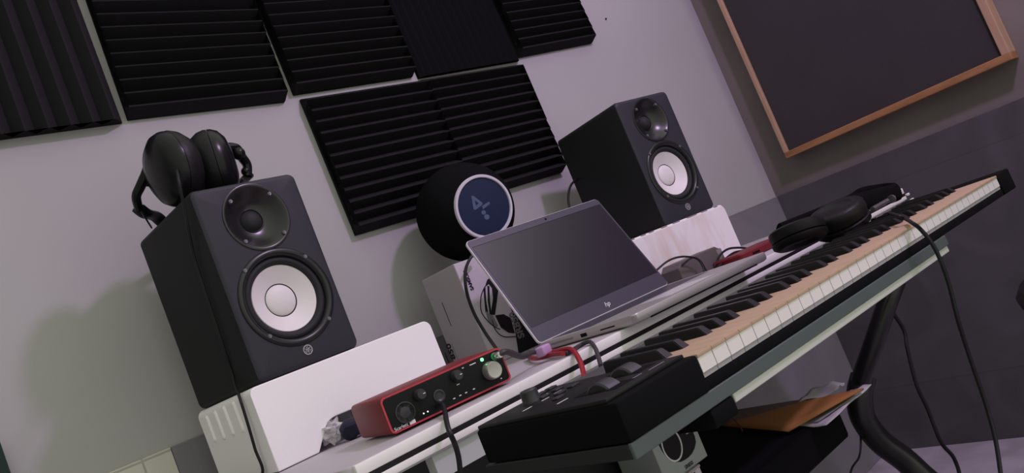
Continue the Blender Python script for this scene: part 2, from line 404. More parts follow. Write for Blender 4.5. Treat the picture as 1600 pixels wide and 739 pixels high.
for i in range(36):
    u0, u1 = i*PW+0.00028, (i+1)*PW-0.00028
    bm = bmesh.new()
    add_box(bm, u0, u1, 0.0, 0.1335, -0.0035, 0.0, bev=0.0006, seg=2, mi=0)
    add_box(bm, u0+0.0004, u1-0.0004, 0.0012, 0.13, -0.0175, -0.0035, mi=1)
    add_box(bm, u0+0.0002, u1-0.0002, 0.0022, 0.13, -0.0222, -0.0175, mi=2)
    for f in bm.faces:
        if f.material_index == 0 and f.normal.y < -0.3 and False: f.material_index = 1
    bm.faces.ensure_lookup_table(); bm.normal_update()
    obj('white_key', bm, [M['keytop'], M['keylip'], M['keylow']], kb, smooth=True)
bw = 0.0125
offs = {0: 0.0140+0.0005, 1: 0.0170, 3: 0.0135, 4: 0.0155, 5: 0.0175}
for i in range(35):
    k = i % 7
    if k not in offs: continue
    c = (i+1)*PW + {0: -0.0022, 1: 0.0022, 3: -0.003, 4: 0.0, 5: 0.003}[k]
    bm = bmesh.new()
    # tapered key: sloped front nose
    lo_ = [(c-bw/2, 0.049, 0), (c+bw/2, 0.049, 0), (c+bw/2, 0.1335, 0), (c-bw/2, 0.1335, 0)]
    hi_ = [(c-bw/2+0.0014, 0.0575, 0.0095), (c+bw/2-0.0014, 0.0575, 0.0095), (c+bw/2-0.0014, 0.1335, 0.0112), (c-bw/2+0.0014, 0.1335, 0.0112)]
    A = [bm.verts.new(p) for p in lo_]; B = [bm.verts.new(p) for p in hi_]
    bridge(bm, A, B); bm.faces.new(A); bm.faces.new(B)
    bmesh.ops.bevel(bm, geom=[e for e in bm.edges if e.verts[0].co.z+e.verts[1].co.z > 0.008], offset=0.0009, segments=2, affect='EDGES')
    obj('black_key', bm, M['keyblk'], kb, smooth=True)
for nm, u, v in (('pitch_wheel', -0.073, 0.050), ('modulation_wheel', -0.028, 0.062)):
    mt = Matrix.Translation((u, v, -0.006)) @ Matrix.Rotation(math.radians(90), 4, 'Y')
    bm = lathe([(0.0, -0.009), (0.0165, -0.009), (0.018, -0.0075), (0.018, 0.0075), (0.0165, 0.009), (0.0, 0.009)], mt, 40, cap=False)
    obj(nm, bm, M['knobg'], kb, smooth=True)
    obj(nm.split('_')[0]+'_slot', bx(u-0.013, u+0.013, v-0.028, v+0.028, 0.0035, 0.0047, bev=0.0005, seg=1), M['dark'], kb)
obj('volume_knob', lathe([(0.0, 0.0035), (0.0105, 0.0035), (0.0105, 0.005), (0.0095, 0.0065), (0.0090, 0.0160), (0.0078, 0.0172), (0.0, 0.0172)], Matrix.Translation((-0.058, 0.170, 0)), 28, cap=False), M['knobg'], kb, smooth=True)
for j, (u, v) in enumerate(((-0.05, 0.135), (-0.03, 0.135), (-0.05, 0.160), (-0.03, 0.160), (-0.03, 0.187), (-0.015, 0.187), (-0.07, 0.115))):
    b_ = obj('button', bx(u-0.006, u+0.006, v-0.0045, v+0.0045, 0.004, 0.0062, bev=0.001), M['knobg'], kb, smooth=True)
for j, (u, v, l) in enumerate(((-0.062, 0.026, 0.030), (-0.086, 0.093, 0.014), (-0.03, 0.022, 0.022), (-0.06, 0.147, 0.01), (-0.04, 0.149, 0.01), (-0.04, 0.171, 0.01), (-0.085, 0.147, 0.012))):
    obj('printed_mark', bx(u-l/2, u+l/2, v-0.0009, v+0.0009, 0.0041, 0.0045), M['print_g'] if j in (0, 2) else M['print_w'], kb)

# ================================================================== acoustic foam panels
def foam(label, x0, x1, zc, h=0.305, upright=False, m='foam', n=12, base=0.007, depth=0.031, tilt=0.0):
    bm = bmesh.new(); w = x1-x0
    L = w if upright else h; X = h if upright else w
    prof = [(0, 0)]
    for i in range(n):
        prof += [(L*(i+0.02)/n, -base), (L*(i+0.48)/n, -depth), (L*(i+0.56)/n, -depth)]
    prof += [(L*0.998, -base), (L, 0)]
    def vv(s, y, t):
        return bm.verts.new((s-w/2, y, t)) if upright else bm.verts.new((t-w/2, y, s))
    A = [vv(s, y, 0) for s, y in prof]; B = [vv(s, y, X) for s, y in prof]
    bridge(bm, A, B); bm.faces.new(A); bm.faces.new(list(reversed(B)))
    bmesh.ops.triangulate(bm, faces=[f for f in bm.faces if len(f.verts) > 4])
    o = obj('acoustic_foam_panel', bm, M[m])
    o.location = ((x0+x1)/2, -0.0005, zc); o.rotation_euler = (0, tilt, 0)
    return tag(o, label, 'acoustic panel', 'black acoustic foam panels on the back wall')
foam('black foam panel with upright ridges at the far left of the upper row', 0.050, 0.357, 1.4385, upright=True, n=9, depth=0.026)
foam('black ridged foam panel on the wall right above the headphones on the speaker', 0.368, 0.672, 1.4395, tilt=0.020)
foam('black ridged foam panel in the upper row, third from the left', 0.697, 1.003, 1.4515, tilt=-0.020)
foam('plain-looking black foam panel in the upper row between two ridged ones', 1.019, 1.352, 1.455, upright=True, m='foam2', depth=0.014, n=14, tilt=-0.035)
foam('black ridged foam panel at the right end of the upper row', 1.357, 1.661, 1.4785, tilt=-0.055)
foam('black ridged foam panel of the lower row, the left one behind the blue disc', 0.712, 1.028, 1.138, h=0.302, tilt=-0.018)
foam('black ridged foam panel of the lower row, the right one beside the right speaker', 1.028, 1.341, 1.1455, h=0.302, tilt=-0.022)

# ================================================================== speakers
def make_speaker(label, loc, rz, lit):
    t = thing('studio_speaker', label, 'speaker', loc, rz, 'pair of white-coned studio speakers')
    W, H, D = 0.170, 0.285, 0.222
    TZ, WZ = 0.2285, 0.104
    bm = bmesh.new()
    loops = add_loft(bm, W, H, 0.0105, [(0.0, 0.0075), (0.0008, 0.0045), (0.003, 0.0018), (0.007, 0.0), (D-0.004, 0), (D, 0.004)], cz=H/2, cap0=False, n=8)
    def circ(r, cz, n=64):
        return [bm.verts.new((r*math.cos(2*math.pi*i/n), 0, cz+r*math.sin(2*math.pi*i/n))) for i in range(n)]
    es = []
    for L in (loops[0], circ(0.0495, TZ), circ(0.0655, WZ)):
        for i in range(len(L)):
            e = bm.edges.get((L[i], L[(i+1) % len(L)])) or bm.edges.new((L[i], L[(i+1) % len(L)]))
            es.append(e)
    r = bmesh.ops.triangle_fill(bm, edges=es, use_beauty=True, use_dissolve=False)
    for f in list(bm.faces):
        c = f.calc_center_median()
        f.material_index = 0 if c.y < 0.0035 else 1
    obj('cabinet', bm, [M['cab'], M['cabside']], t, smooth=True, ang=25)
    # tweeter: axis towards the room = -y
    T = face_room(0, 0, TZ)
    hn = obj('tweeter_waveguide', lathe([(0.0505, -0.001), (0.0512, 0.0015), (0.0490, 0.0022), (0.0465, 0.0008), (0.043, -0.002), (0.036, -0.0085), (0.028, -0.0145), (0.021, -0.0175), (0.0185, -0.018), (0.0175, -0.0165), (0.0165, -0.017), (0.0165, -0.02)], T, 64, cap=False), M['horn'], t, smooth=True, ang=60)
    obj('tweeter_dome', lathe([(0.0166, -0.019), (0.0145, -0.0165), (0.0115, -0.013), (0.007, -0.0105), (0.0, -0.0095)], T, 40, cap=False), M['rubber'], hn, smooth=True, ang=60)
    for sx in (-1, 1):
        for dz in (0.031, -0.031):
            obj('screw', lathe([(0.0, 0.0036), (0.0013, 0.0036), (0.0016, 0.0028), (0.0027, 0.0030), (0.0029, 0.001), (0.0029, -0.004)], face_room(sx*0.0312, 0, TZ-0.001+dz), 16, cap=False), M['screw'], hn, smooth=True)
    # woofer
    Wm = face_room(0, 0, WZ)
    wf = obj('woofer_frame', lathe([(0.0655, -0.003), (0.0735, -0.001), (0.0735, 0.001), (0.0715, 0.0026), (0.0685, 0.0036), (0.0655, 0.0028), (0.0635, 0.0010), (0.0618, -0.004), (0.0612, -0.010)], Wm, 72, cap=False), M['ring'], t, smooth=True, ang=60)
    obj('woofer_surround', lathe([(0.0618, -0.0055), (0.0605, -0.004), (0.0575, -0.0022), (0.0545, -0.0028), (0.0520, -0.0055), (0.0505, -0.0085), (0.0498, -0.0095)], Wm, 72, cap=False), M['rubber'], wf, smooth=True, ang=60)
    obj('woofer_cone', lathe([(0.0502, -0.0088), (0.0494, -0.0078), (0.044, -0.011), (0.036, -0.0155), (0.028, -0.0195), (0.0243, -0.0212)], Wm, 72, cap=False), M['cone'], wf, smooth=True, ang=60, label='white cone')
    obj('cap_seam', lathe([(0.0250, -0.0208), (0.0236, -0.0214), (0.0228, -0.0222)], Wm, 72, cap=False), M['dark'], wf, smooth=True, ang=60)
    obj('dust_cap', lathe([(0.0236, -0.0216), (0.0225, -0.0200), (0.018, -0.0178), (0.011, -0.0160), (0.0, -0.0152)], Wm, 64, cap=False), M['cone'], wf, smooth=True, ang=60, label='white dust cap')
    for sx, dz in ((-1, 0.052), (1, 0.049), (1, -0.050), (-1, -0.0465)):
        obj('screw', lathe([(0.0, 0.0048), (0.0014, 0.0048), (0.0016, 0.0041), (0.0028, 0.0043), (0.003, 0.002), (0.003, -0.002)], face_room(sx*0.0485, 0, WZ+dz), 16, cap=False), M['screw'], wf, smooth=True)
    # round emblem: ring with three crossed tuning forks
    bm = bmesh.new()
    E = face_room(0, -0.0004, 0.0215)
    add_lathe(bm, [(0.0074, -0.0006), (0.0074, 0.0006), (0.0060, 0.0006), (0.0060, -0.0006)], E, 40, cap=False)
    for k in range(3):
        for (x0, x1, y0, y1) in ((-0.0005, 0.0005, -0.0054, 0.0008), (-0.0015, -0.0007, 0.0008, 0.0054), (0.0007, 0.0015, 0.0008, 0.0054), (-0.0015, 0.0015, 0.0006, 0.0014)):
            b2 = bmesh.new(); add_box(b2, x0, x1, y0, y1, -0.0003, 0.0006)
            b2.transform(E @ Matrix.Rotation(math.radians(120*k), 4, 'Z'))
            me = bpy.data.meshes.new('tmp'); b2.to_mesh(me); b2.free(); bm.from_mesh(me); bpy.data.meshes.remove(me)
    obj('emblem', bm, M['emblem'], t, label='small silver round emblem')
    return t
spL = make_speaker('black studio speaker on the left white foam block, headphones on top', (0.3844, -0.3107, 0.9189), 0.0661, 1)
spR = make_speaker('black studio speaker on the mottled white block right of the laptop', (1.3037, -0.347, 0.9189), -0.1072, 0)
pc = [at(1, -0.13, 905, 278), at(1, -0.15, 893, 288), at(1, -0.16, 888, 305), at(1, -0.17, 890, 325), at(1, -0.19, 900, 360)]
pm = spR.matrix_basis.inverted()
obj('power_cable', tube([pm @ p for p in pc], 0.0028), M['cable'], spR, smooth=True)

# ================================================================== foam blocks under the speakers
bl = thing('foam_block', 'white packing foam block with fluted left end under the left speaker', 'foam block', (0.438, -0.2, 0.80))
def arc(cx, cz, r, a0, a1, n=5):
    return [(cx+r*math.cos(math.radians(a0+(a1-a0)*i/n)), cz+r*math.sin(math.radians(a0+(a1-a0)*i/n))) for i in range(n+1)]
poly = [(-0.155, 0.001), (-0.155, 0.1085)] + arc(-0.145, 0.1085, 0.010, 180, 90) + arc(0.142, 0.105, 0.013, 90, 0) + [(0.155, 0.001), (0.085, 0.001), (0.08, 0.034)] + arc(-0.052, 0.012, 0.026, 90, 150) + [(-0.094+0.001, 0.001)]
poly = [(max(min(a, 0.155), -0.155), min(b, 0.1185)) for a, b in poly]
bm = prism(poly, -0.115, 0.12)
bevmod(obj('block', bm, M['eps'], bl), 0.007, 4, 50)
for q0, q1 in (((324, 648), (336, 692)), ((338, 640), (349, 688)), ((351, 633), (364, 682)), ((366, 625), (379, 677))):
    a = at(0, 0.283, *q0); b = at(0, 0.283, *q1)
    yc = (a.y+b.y)/2+0.2
    bm = bmesh.new(); add_loft(bm, 0.013, a.z-b.z, 0.006, [(-0.1545, 0), (-0.1565, 0.001), (-0.1580, 0.003)], axis='x', cx=yc, cz=(a.z+b.z)/2-0.80, cap0=False)
    obj('rib', bm, M['eps'], bl, smooth=True)
br = thing('foam_block', 'mottled white foam block under the right speaker, behind the adapter', 'foam block', (1.255, -0.235, 0.80), math.radians(-3))
bm = bmesh.new()
add_loft(bm, 0.335, 0.1185, 0.014, [(-0.115, 0.004), (-0.111, 0), (0.111, 0), (0.115, 0.004)], cz=0.05975)
obj('block', bm, M['eps2'], br, smooth=True)
bm = bmesh.new()
for k in range(9):
    x = -0.15+0.036*k+rnd.uniform(-.01, .01)
    add_box(bm, x-rnd.uniform(.006, .014), x+rnd.uniform(.006, .014), -0.1135, -0.1105, 0.1165+rnd.uniform(-.001, 0), 0.1195, bev=0.0008, seg=1)
obj('torn_tape', bm, M['print_g'], br, label='scuffed dark strip along the top front edge')

# ================================================================== audio interface
ai = thing('audio_interface', 'red audio interface with black front panel at the desk edge', 'audio interface', (0.332, -0.547, 0.80), math.radians(-10))
IW, IH, ID = 0.1725, 0.0478, 0.118
bm = bmesh.new()
add_loft(bm, IW, IH-0.003, 0.006, [(-0.001, 0.0018), (0.0, 0.0004), (0.001, 0), (ID-0.004, 0), (ID, 0.003)], cx=IW/2, cz=IH/2+0.0015)
obj('case', bm, M['red'], ai, smooth=True)
bm = bmesh.new()
oL = [bm.verts.new((a, -0.0016, b)) for a, b in rrect(IW-0.001, IH-0.004, 0.006, 6, IW/2, IH/2+0.0015)]
oB = [bm.verts.new((a, 0.001, b)) for a, b in rrect(IW-0.001, IH-0.004, 0.006, 6, IW/2, IH/2+0.0015)]
iL = [bm.verts.new((a, -0.0016, b)) for a, b in rrect(IW-0.005, IH-0.008, 0.005, 6, IW/2, IH/2+0.0015)]
iB = [bm.verts.new((a, -0.0005, b)) for a, b in rrect(IW-0.005, IH-0.008, 0.005, 6, IW/2, IH/2+0.0015)]
bridge(bm, oB, oL); bridge(bm, oL, iL); bridge(bm, iL, iB)
obj('front_rim', bm, M['redrim'], ai, smooth=True, label='bright red rim around the front panel')
bm = bmesh.new(); add_loft(bm, IW-0.005, IH-0.008, 0.005, [(-0.0012, 0), (-0.0002, 0)], cx=IW/2, cz=IH/2+0.0015)
obj('front_panel', bm, M['panel'], ai)
PY = -0.0012
def ctl(name, x, z, prof, m, **k):
    return obj(name, lathe(prof, face_room(x, PY, z), 32, cap=False), m, ai, smooth=True, **k)
ctl('monitor_knob', 0.148, 0.0242, [(0.0117, 0), (0.0117, 0.003), (0.0108, 0.011), (0.0098, 0.0125), (0.0, 0.0118)], M['knobm'], label='brushed metal knob')
ctl('gain_knob', 0.048, 0.0335, [(0.0068, 0), (0.0068, 0.006), (0.0055, 0.0105), (0.0, 0.0105)], M['knobg'])
ctl('gain_knob', 0.101, 0.0362, [(0.0068, 0), (0.0068, 0.006), (0.0055, 0.0105), (0.0, 0.0105)], M['knobg'])
ctl('input_jack', 0.0245, 0.0215, [(0.0125, 0), (0.0125, 0.0012), (0.0112, 0.0014), (0.0108, -0.0), (0.0065, -0.0), (0.004, 0.0008), (0.0, 0.0006)], M['knobg'])
ctl('input_jack', 0.0715, 0.0225, [(0.0078, 0), (0.0078, 0.0015), (0.0062, 0.0018), (0.0042, 0.0004), (0.0, 0.0004)], M['knobg'])
ctl('output_jack', 0.1605, 0.0385, [(0.0050, 0), (0.0050, 0.0018), (0.0036, 0.002), (0.0032, 0.0), (0.0, 0.0)], M['ledring'], label='green-lit headphone jack')
ctl('indicator_light', 0.1425, 0.0412, [(0.0022, 0), (0.0022, 0.0006), (0.0, 0.0008)], M['led'], label='green light')
for x, z in ((0.0452, 0.0112), (0.0508, 0.0112)):
    ctl('indicator_light', x, z, [(0.0009, 0), (0.0009, 0.0004), (0.0, 0.0005)], M['ledw'], label='small white light')
for x, z, l in ((0.1285, 0.0410, 0.009), (0.0885, 0.012, 0.003), (0.0975, 0.0123, 0.003), (0.106, 0.0124, 0.003), (0.1175, 0.0124, 0.003), (0.114, 0.0415, 0.0025), (0.100, 0.0255, 0.004), (0.158, 0.010, 0.002)):
    obj('printed_mark', bx(x-l/2, x+l/2, PY-0.0003, PY+0.0002, z-0.0006, z+0.0006), M['print_w'], ai)
for x, z in ((0.048, 0.0335), (0.101, 0.0362)):
    obj('knob_pointer', bx(x+0.0015, x+0.0045, PY-0.0109, PY-0.0104, z-0.0005, z+0.0005), M['print_w'], ai)
text('lettering', 'Scarlett', 0.0058, M['print_w'], ai, face_room(0.0135, PY-0.0001, 0.0078))
obj('model_badge', bx(0.0248, 0.0325, PY-0.0003, PY+0.0002, 0.0056, 0.0098), M['print_w'], ai)
# front cable and headphone plug with its lead
im = (Matrix.Translation(ai.location) @ Matrix.Rotation(math.radians(-10), 4, 'Z')).inverted()
fc = [im.inverted() @ Vector((0.064, 0.0, 0.012)), im.inverted() @ Vector((0.064, -0.02, 0.012)), at(1, -0.635, 700, 668), at(1, -0.640, 710, 692), at(1, -0.640, 716, 712), at(1, -0.637, 719, 735), at(1, -0.63, 722, 770), at(1, -0.62, 726, 850)]
o = tag(obj('instrument_cable', tube(fc, 0.0030, k=10), M['cable'], smooth=True), 'black cable hanging over the desk edge from the interface front panel', 'cable')
hp0 = im.inverted() @ Vector((0.1605, -0.003, 0.0385))
t = thing('headphone_lead', 'black lead with a silver plug in the green-lit jack of the red interface', 'cable', hp0)
dvec = (im.inverted().to_3x3() @ Vector((0.15, -1, 0.0))).normalized()
q = dvec.to_track_quat('Z', 'Y').to_matrix().to_4x4()
obj('plug_sleeve', lathe([(0.0, -0.004), (0.0028, -0.004), (0.0028, 0.002), (0.0048, 0.002), (0.0048, 0.010), (0.0038, 0.012), (0.0, 0.012)], q, 24, cap=False), M['steel'], t, smooth=True, label='silver plug collar')
wp = [hp0+dvec*0.008, hp0+dvec*0.014+Vector((0.012, 0.004, 0)), at(1, -0.56, 815, 557), at(1, -0.545, 830, 551), at(1, -0.53, 848, 548)]
obj('lead', tube([p-hp0 for p in wp], lambda s: 0.0042 if s < 0.75 else 0.0034), M['cableg'], t, smooth=True)

# red cable, grey cable, pink tie
rc = [at(2, 0.806, 880, 552), at(2, 0.807, 862, 554), at(2, 0.807, 836, 560), at(2, 0.807, 824, 555), at(2, 0.810, 838, 549), at(2, 0.808, 868, 549), at(1, -0.60, 892, 546), at(1, -0.632, 905, 562), at(1, -0.65, 911, 580), at(1, -0.67, 914, 596)]
tag(obj('red_cable', tube(rc, 0.0036, k=10), M['cablered'], smooth=True), 'red cable looped on the desk and dropping over the black edge line', 'cable')
gc = [at(2, 0.8035, 884, 553), at(2, 0.8035, 893, 548), at(1, -0.58, 906, 540), at(1, -0.60, 921, 534), at(1, -0.63, 930, 544), at(1, -0.65, 935, 558), at(1, -0.67, 939, 572)]
tag(obj('grey_cable', tube(gc, 0.0030, k=10), M['cableg'], smooth=True), 'dark grey cable arching over the desk edge beside the red one', 'cable')
pt = at(2, 0.816, 849, 547)
bm = bmesh.new(); add_box(bm, -0.0115, 0.0115, -0.0075, 0.0075, -0.0075, 0.0065, bev=0.003, seg=3)
o = obj('cable_tie', bm, M['pink'], smooth=True); o.location = pt; o.rotation_euler = (0, 0, 0.3)
tag(o, 'pink tie around the red and black cables below the laptop corner', 'cable tie')

# ================================================================== headphone boxes
hb = thing('headphone_box', 'tall grey and white headphone carton carrying the black foam ball', 'box', (0.7385, -0.236, 0.80), math.radians(-4))
BW, BD, BH = 0.21, 0.125, 0.196
obj('carton', bx(0, BW, 0, BD, 0.0005, BH, bev=0.001, seg=1), M['cardg'], hb)
obj('front_print', bx(0.001, BW-0.001, -0.0008, 0.0, 0.001, BH-0.001), M['card'], hb, label='white printed front')
Y0 = -0.0010
hbm = (Matrix.Translation(hb.location) @ Matrix.Rotation(math.radians(-4), 4, 'Z')).inverted()
def fc_(px, py, side=False):
    """photo pixel -> local (across, height) on the carton's front or left face"""
    o = hbm @ CAM; d = hbm.to_3x3() @ (at(1, 0, px, py)-CAM); k = 0 if side else 1
    p = o-d*(o[k]/d[k]); return (p.y if side else p.x, p.z)
def up_text(s, size, m, px, py, y=Y0, bold=0.0):      # lettering that runs upward
    x, z = fc_(px, py); return text('lettering', s, size, m, hb, face_room(x, y, z, math.radians(90)), bold=bold)
def art(name, pts, m, dy=0.0):
    return obj(name, prism([(min(max(a, 0.001), 0.209), min(max(b, 0.001), 0.195)) for a, b in (fc_(*p) for p in pts)], Y0-0.0003-dy, Y0+0.0002-dy), m, hb)
up_text('SAMSON', 0.0098, M['print_k'], 732, 438, bold=0.0004)
art('printed_block', [(788, 455), (800, 488), (805, 521), (816, 568), (850, 562), (835, 520)], M['print_k'])
up_text('SR850', 0.0200, M['print_g'], 807, 508, y=Y0-0.0008, bold=0.0006)
art('printed_band', [(757, 449), (761, 437), (766, 434), (771, 439), (778, 453), (776, 470), (773, 492), (766, 492), (770, 466), (768, 450), (763, 444)], M['print_k'])
for q in ([(755, 453), (758, 449), (759, 470), (763, 492), (758, 488)], [(761, 447), (764, 447), (765, 470), (768, 495), (765, 494), (762, 472)]):
    art('printed_band', q, M['print_k'])
art('printed_ear_pad', [(758, 486), (770, 494), (778, 510), (772, 512), (762, 500)], M['print_g'], 0.0003)
cx_, cy_ = 788, 506
art('printed_ear_cup', [(773, 493), (786, 491), (797, 497), (804, 521), (794, 520), (782, 512)], M['print_k'], 0.0004)
for q in ([(757, 448), (751, 464), (752, 488), (767, 507), (781, 515)], [(768, 500), (774, 516), (786, 526), (806, 526)]):
    pts = [Vector((fc_(*p)[0], Y0-0.0003, fc_(*p)[1])) for p in q]
    obj('printed_cord', tube(pts, 0.0009, n=6, k=6), M['print_k'], hb)
def side_text(s, size, m, px, py, bold=0.0):
    y, z = fc_(px, py, True)
    return text('lettering', s, size, m, hb, Matrix.Translation((-0.0006, y, z)) @ Matrix.Rotation(math.radians(-90), 4, 'Z') @ RX90 @ Matrix.Rotation(math.radians(90), 4, 'Z'), bold=bold)
side_text('850', 0.0215, M['print_k'], 705, 549, 0.0004)
def side_line(a, b, wd, m):
    (y0, z0), (y1, z1) = fc_(*a, True), fc_(*b, True)
    obj('printed_line', bx(-0.0006, 0.0002, (y0+y1)/2-wd/2, (y0+y1)/2+wd/2, min(z0, z1), max(z0, z1)), m, hb)
side_line((696, 551), (702, 570), 0.0020, M['print_k'])
side_line((706, 537), (716, 563), 0.0006, M['print_g'])
side_line((692, 472), (704, 510), 0.0012, M['print_k'])
# cable across the box front
bc = [at(1, -0.262, 745, 392), at(1, -0.262, 734, 405), at(1, -0.260, 727, 425), at(1, -0.262, 729, 455), at(1, -0.268, 740, 488), at(1, -0.285, 757, 518), at(1, -0.33, 772, 540), at(1, -0.41, 783, 556)]
tag(obj('black_cable', tube(bc, 0.0030, k=10), M['cable'], smooth=True), 'black cable hanging down the white front of the headphone carton', 'cable')

# ================================================================== foam ball with blue pop filter
bc0 = at(1, -0.14, 728, 333); bc0.z = max(bc0.z, 1.0975)
fd = Vector((-0.195, -0.965, -0.155)).normalized()
mb = thing('microphone_foam_ball', 'black foam microphone ball with a white-ringed blue front, behind the laptop', 'microphone shield', bc0)
q = fd.to_track_quat('Z', 'Y').to_matrix().to_4x4()
R = 0.1005
prof = [(0.0, -R)]
for i in range(1, 30):
    a = math.radians(-90+i*5)
    if R*math.sin(a) > 0.0765: break
    prof.append((R*math.cos(a), R*math.sin(a)))
prof += [(0.0640, 0.0775), (0.0615, 0.0775), (0.059, 0.0695), (0.0, 0.0695)]
obj('foam_body', lathe(prof, q, 56, cap=False), M['foam2'], mb, smooth=True)
obj('filter_ring', lathe([(0.0632, 0.0765), (0.0632, 0.083), (0.0622, 0.0845), (0.0580, 0.0845), (0.0570, 0.083), (0.0570, 0.0765)], q, 64, cap=False), M['ringw'], mb, smooth=True, label='white ring')
obj('filter_mesh', lathe([(0.0572, 0.0775), (0.0572, 0.0812), (0.054, 0.0818), (0.0, 0.0820)], q, 64, cap=False), M['blue'], mb, smooth=True, label='dark blue mesh disc')
def fpoly(pts, m, h=0.0824):
    o = CAM-bc0; bm = bmesh.new(); A = []; B = []
    for px, py in pts:
        d = at(1, 0, px, py)-CAM; p = o+d*((h-o.dot(fd))/d.dot(fd))
        A.append(bm.verts.new(p)); B.append(bm.verts.new(p-fd*0.0015))
    bridge(bm, A, B); bm.faces.new(A); bm.faces.new(list(reversed(B)))
    return obj('printed_logo', bm, m, mb)
fpoly([(736.5, 306.5), (740, 306), (754, 317), (753.5, 320), (743, 328), (740, 327)], M['bluelogo'])
fpoly([(742, 313), (748, 317.5), (744, 321)], M['blue'], 0.0828)
fpoly([(753, 322), (764, 315), (766, 318), (755, 327)], M['bluelogo'])
for (a, b, r_) in ((755.7, 332, 3.6), (760.7, 339, 4.2)):
    fpoly([(a+r_*math.cos(t*math.pi/6), b+r_*math.sin(t*math.pi/6)) for t in range(12)], M['bluelogo'])

# ================================================================== laptop
lp = thing('laptop', 'open silver laptop with a dark screen on the white desk', 'laptop', (0.7053, -0.4148, 0.8011), -0.0732)
LW, LD_ = 0.327, 0.232
bm = bmesh.new()
add_loft(bm, LW, LD_, 0.010, [(0.0, 0.005), (0.002, 0.001), (0.005, 0), (0.0125, 0.0), (0.0140, 0.001)], axis='z', cx=LW/2, cz=-LD_/2+0.006)
base = obj('base', bm, M['silver'], lp, smooth=True)
obj('keyboard_deck', bx(0.018, LW-0.018, -0.112, -0.014, 0.0138, 0.0144), M['bezel'], base)
obj('touchpad', bx(0.11, 0.217, -0.200, -0.128, 0.0138, 0.0142), M['lidrim'], base)
obj('vent', bx(-0.0004, 0.0006, -0.085, -0.028, 0.006, 0.0095), M['print_g'], base)
obj('port', bx(-0.0005, 0.0006, -0.118, -0.104, 0.0045, 0.0098), M['dark'], base)
obj('port', bx(-0.0005, 0.0006, -0.182, -0.150, 0.0060, 0.0078), M['dark'], base)
obj('port', bx(-0.0005, 0.0006, -0.014, -0.009, 0.0055, 0.0095), M['dark'], base)
obj('notch', bx(0.03, 0.29, -LD_+0.0050, -LD_+0.0075, 0.0, 0.0022), M['dark'], base)
TL = 0.4156
LH = 0.2211
lm_ = Matrix.Translation((0, 0, 0.0141)) @ Matrix.Rotation(-TL, 4, 'X')
bm = bmesh.new()
add_loft(bm, LW, LH, 0.008, [(0.0, 0.0008), (0.0006, 0), (0.0045, 0), (0.0052, 0.001)], axis='y', cx=LW/2, cz=LH/2)
bm.transform(lm_); lid = obj('lid', bm, M['lidrim'], lp, smooth=True)
bm = bmesh.new(); add_loft(bm, LW-0.0022, LH-0.0022, 0.007, [(-0.0004, 0), (0.0, 0)], axis='y', cx=LW/2, cz=LH/2)
bm.transform(lm_); obj('bezel', bm, M['bezel'], lid)
bm = bx(0.006, LW-0.005, -0.0008, -0.0003, 0.030, LH-0.0155)
bm.transform(lm_); obj('screen', bm, M['screen'], lid)
bm = bx(0.006, LW-0.005, -0.0009, -0.0003, LH-0.0155, LH-0.0148)
bm.transform(lm_); obj('screen_seam', bm, M['dark'], lid)
bm = lathe([(0.0022, 0), (0.0022, 0.0006), (0.0, 0.0006)], lm_ @ face_room(LW*0.56, -0.0004, LH-0.0075), 20, cap=False); obj('webcam', bm, M['dark'], lid)
text('maker_logo', 'hp', 0.013, M['print_w'], lid, lm_ @ face_room(LW*0.52, -0.0008, 0.0135), shear=0.35)
bm = tube([(0.03, 0.004, 0.012), (LW-0.03, 0.004, 0.012)], 0.0042, smooth=False); obj('hinge', bm, M['bezel'], lp, smooth=True)

# ================================================================== things right of the laptop
a0 = at(1, -0.42, 1065, 437); a1 = at(1, -0.42, 1062, 412); a2 = at(1, -0.42, 1120, 386)
ad = thing('power_adapter', 'taupe power adapter brick in front of the mottled white block', 'adapter', (a0.x+0.005, -0.42, 0.80), math.radians(-6))
bm = prism([(0.0, 0.001), (0.0, 0.032), (0.012, 0.043), (0.118, 0.043), (0.132, 0.034), (0.132, 0.001)], 0.0, 0.052)
bevmod(obj('housing', bm, M['adapter'], ad), 0.002, 2)
obj('end_cap', bx(0.118, 0.1335, -0.0006, 0.0526, 0.002, 0.036, bev=0.002), M['adapter2'], ad, smooth=True, label='paler end')
obj('adapter_cord', tube([Vector((0.002, 0.006, 0.030)), Vector((0.03, -0.012, 0.041)), Vector((0.046, -0.016, 0.030)), Vector((0.052, -0.018, 0.004)), Vector((0.07, -0.03, 0.003))], 0.0016), M['cable'], ad, smooth=True)
p0 = [at(1, -0.42, 1026, 422), at(1, -0.43, 1045, 407), at(1, -0.44, 1066, 401), at(1, -0.44, 1088, 404), at(1, -0.445, 1098, 416), at(1, -0.45, 1101, 430)]
tag(obj('thin_cable', tube(p0, 0.0020, k=10), M['cable'], smooth=True), 'thin dark cable arching from behind the screen over the taupe adapter', 'cable')
p1 = [at(1, -0.46, 1116, 418), at(1, -0.45, 1125, 399), at(1, -0.44, 1138, 389), at(1, -0.44, 1155, 387), at(1, -0.45, 1172, 388), at(1, -0.455, 1190, 384)]
tag(obj('thin_cable', tube(p1, 0.0023, k=10), M['cable'], smooth=True), 'dark cable arching up beside the adapter toward the red gadget, the upper of two', 'cable')
p2 = [at(1, -0.48, 1120, 424), at(1, -0.47, 1132, 407), at(1, -0.465, 1148, 395), at(1, -0.465, 1168, 392), at(1, -0.47, 1185, 390)]
tag(obj('thin_cable', tube(p2, 0.0030, k=10), M['cable'], smooth=True), 'thicker dark cable by the red gadget, the lower of two arches', 'cable')
rg = at(2, 0.80, 1162, 410)
rd = thing('red_gadget', 'dark red flat gadget lying behind the headphones on the desk', 'gadget', (1.150, -0.515, 0.80), math.radians(-10))
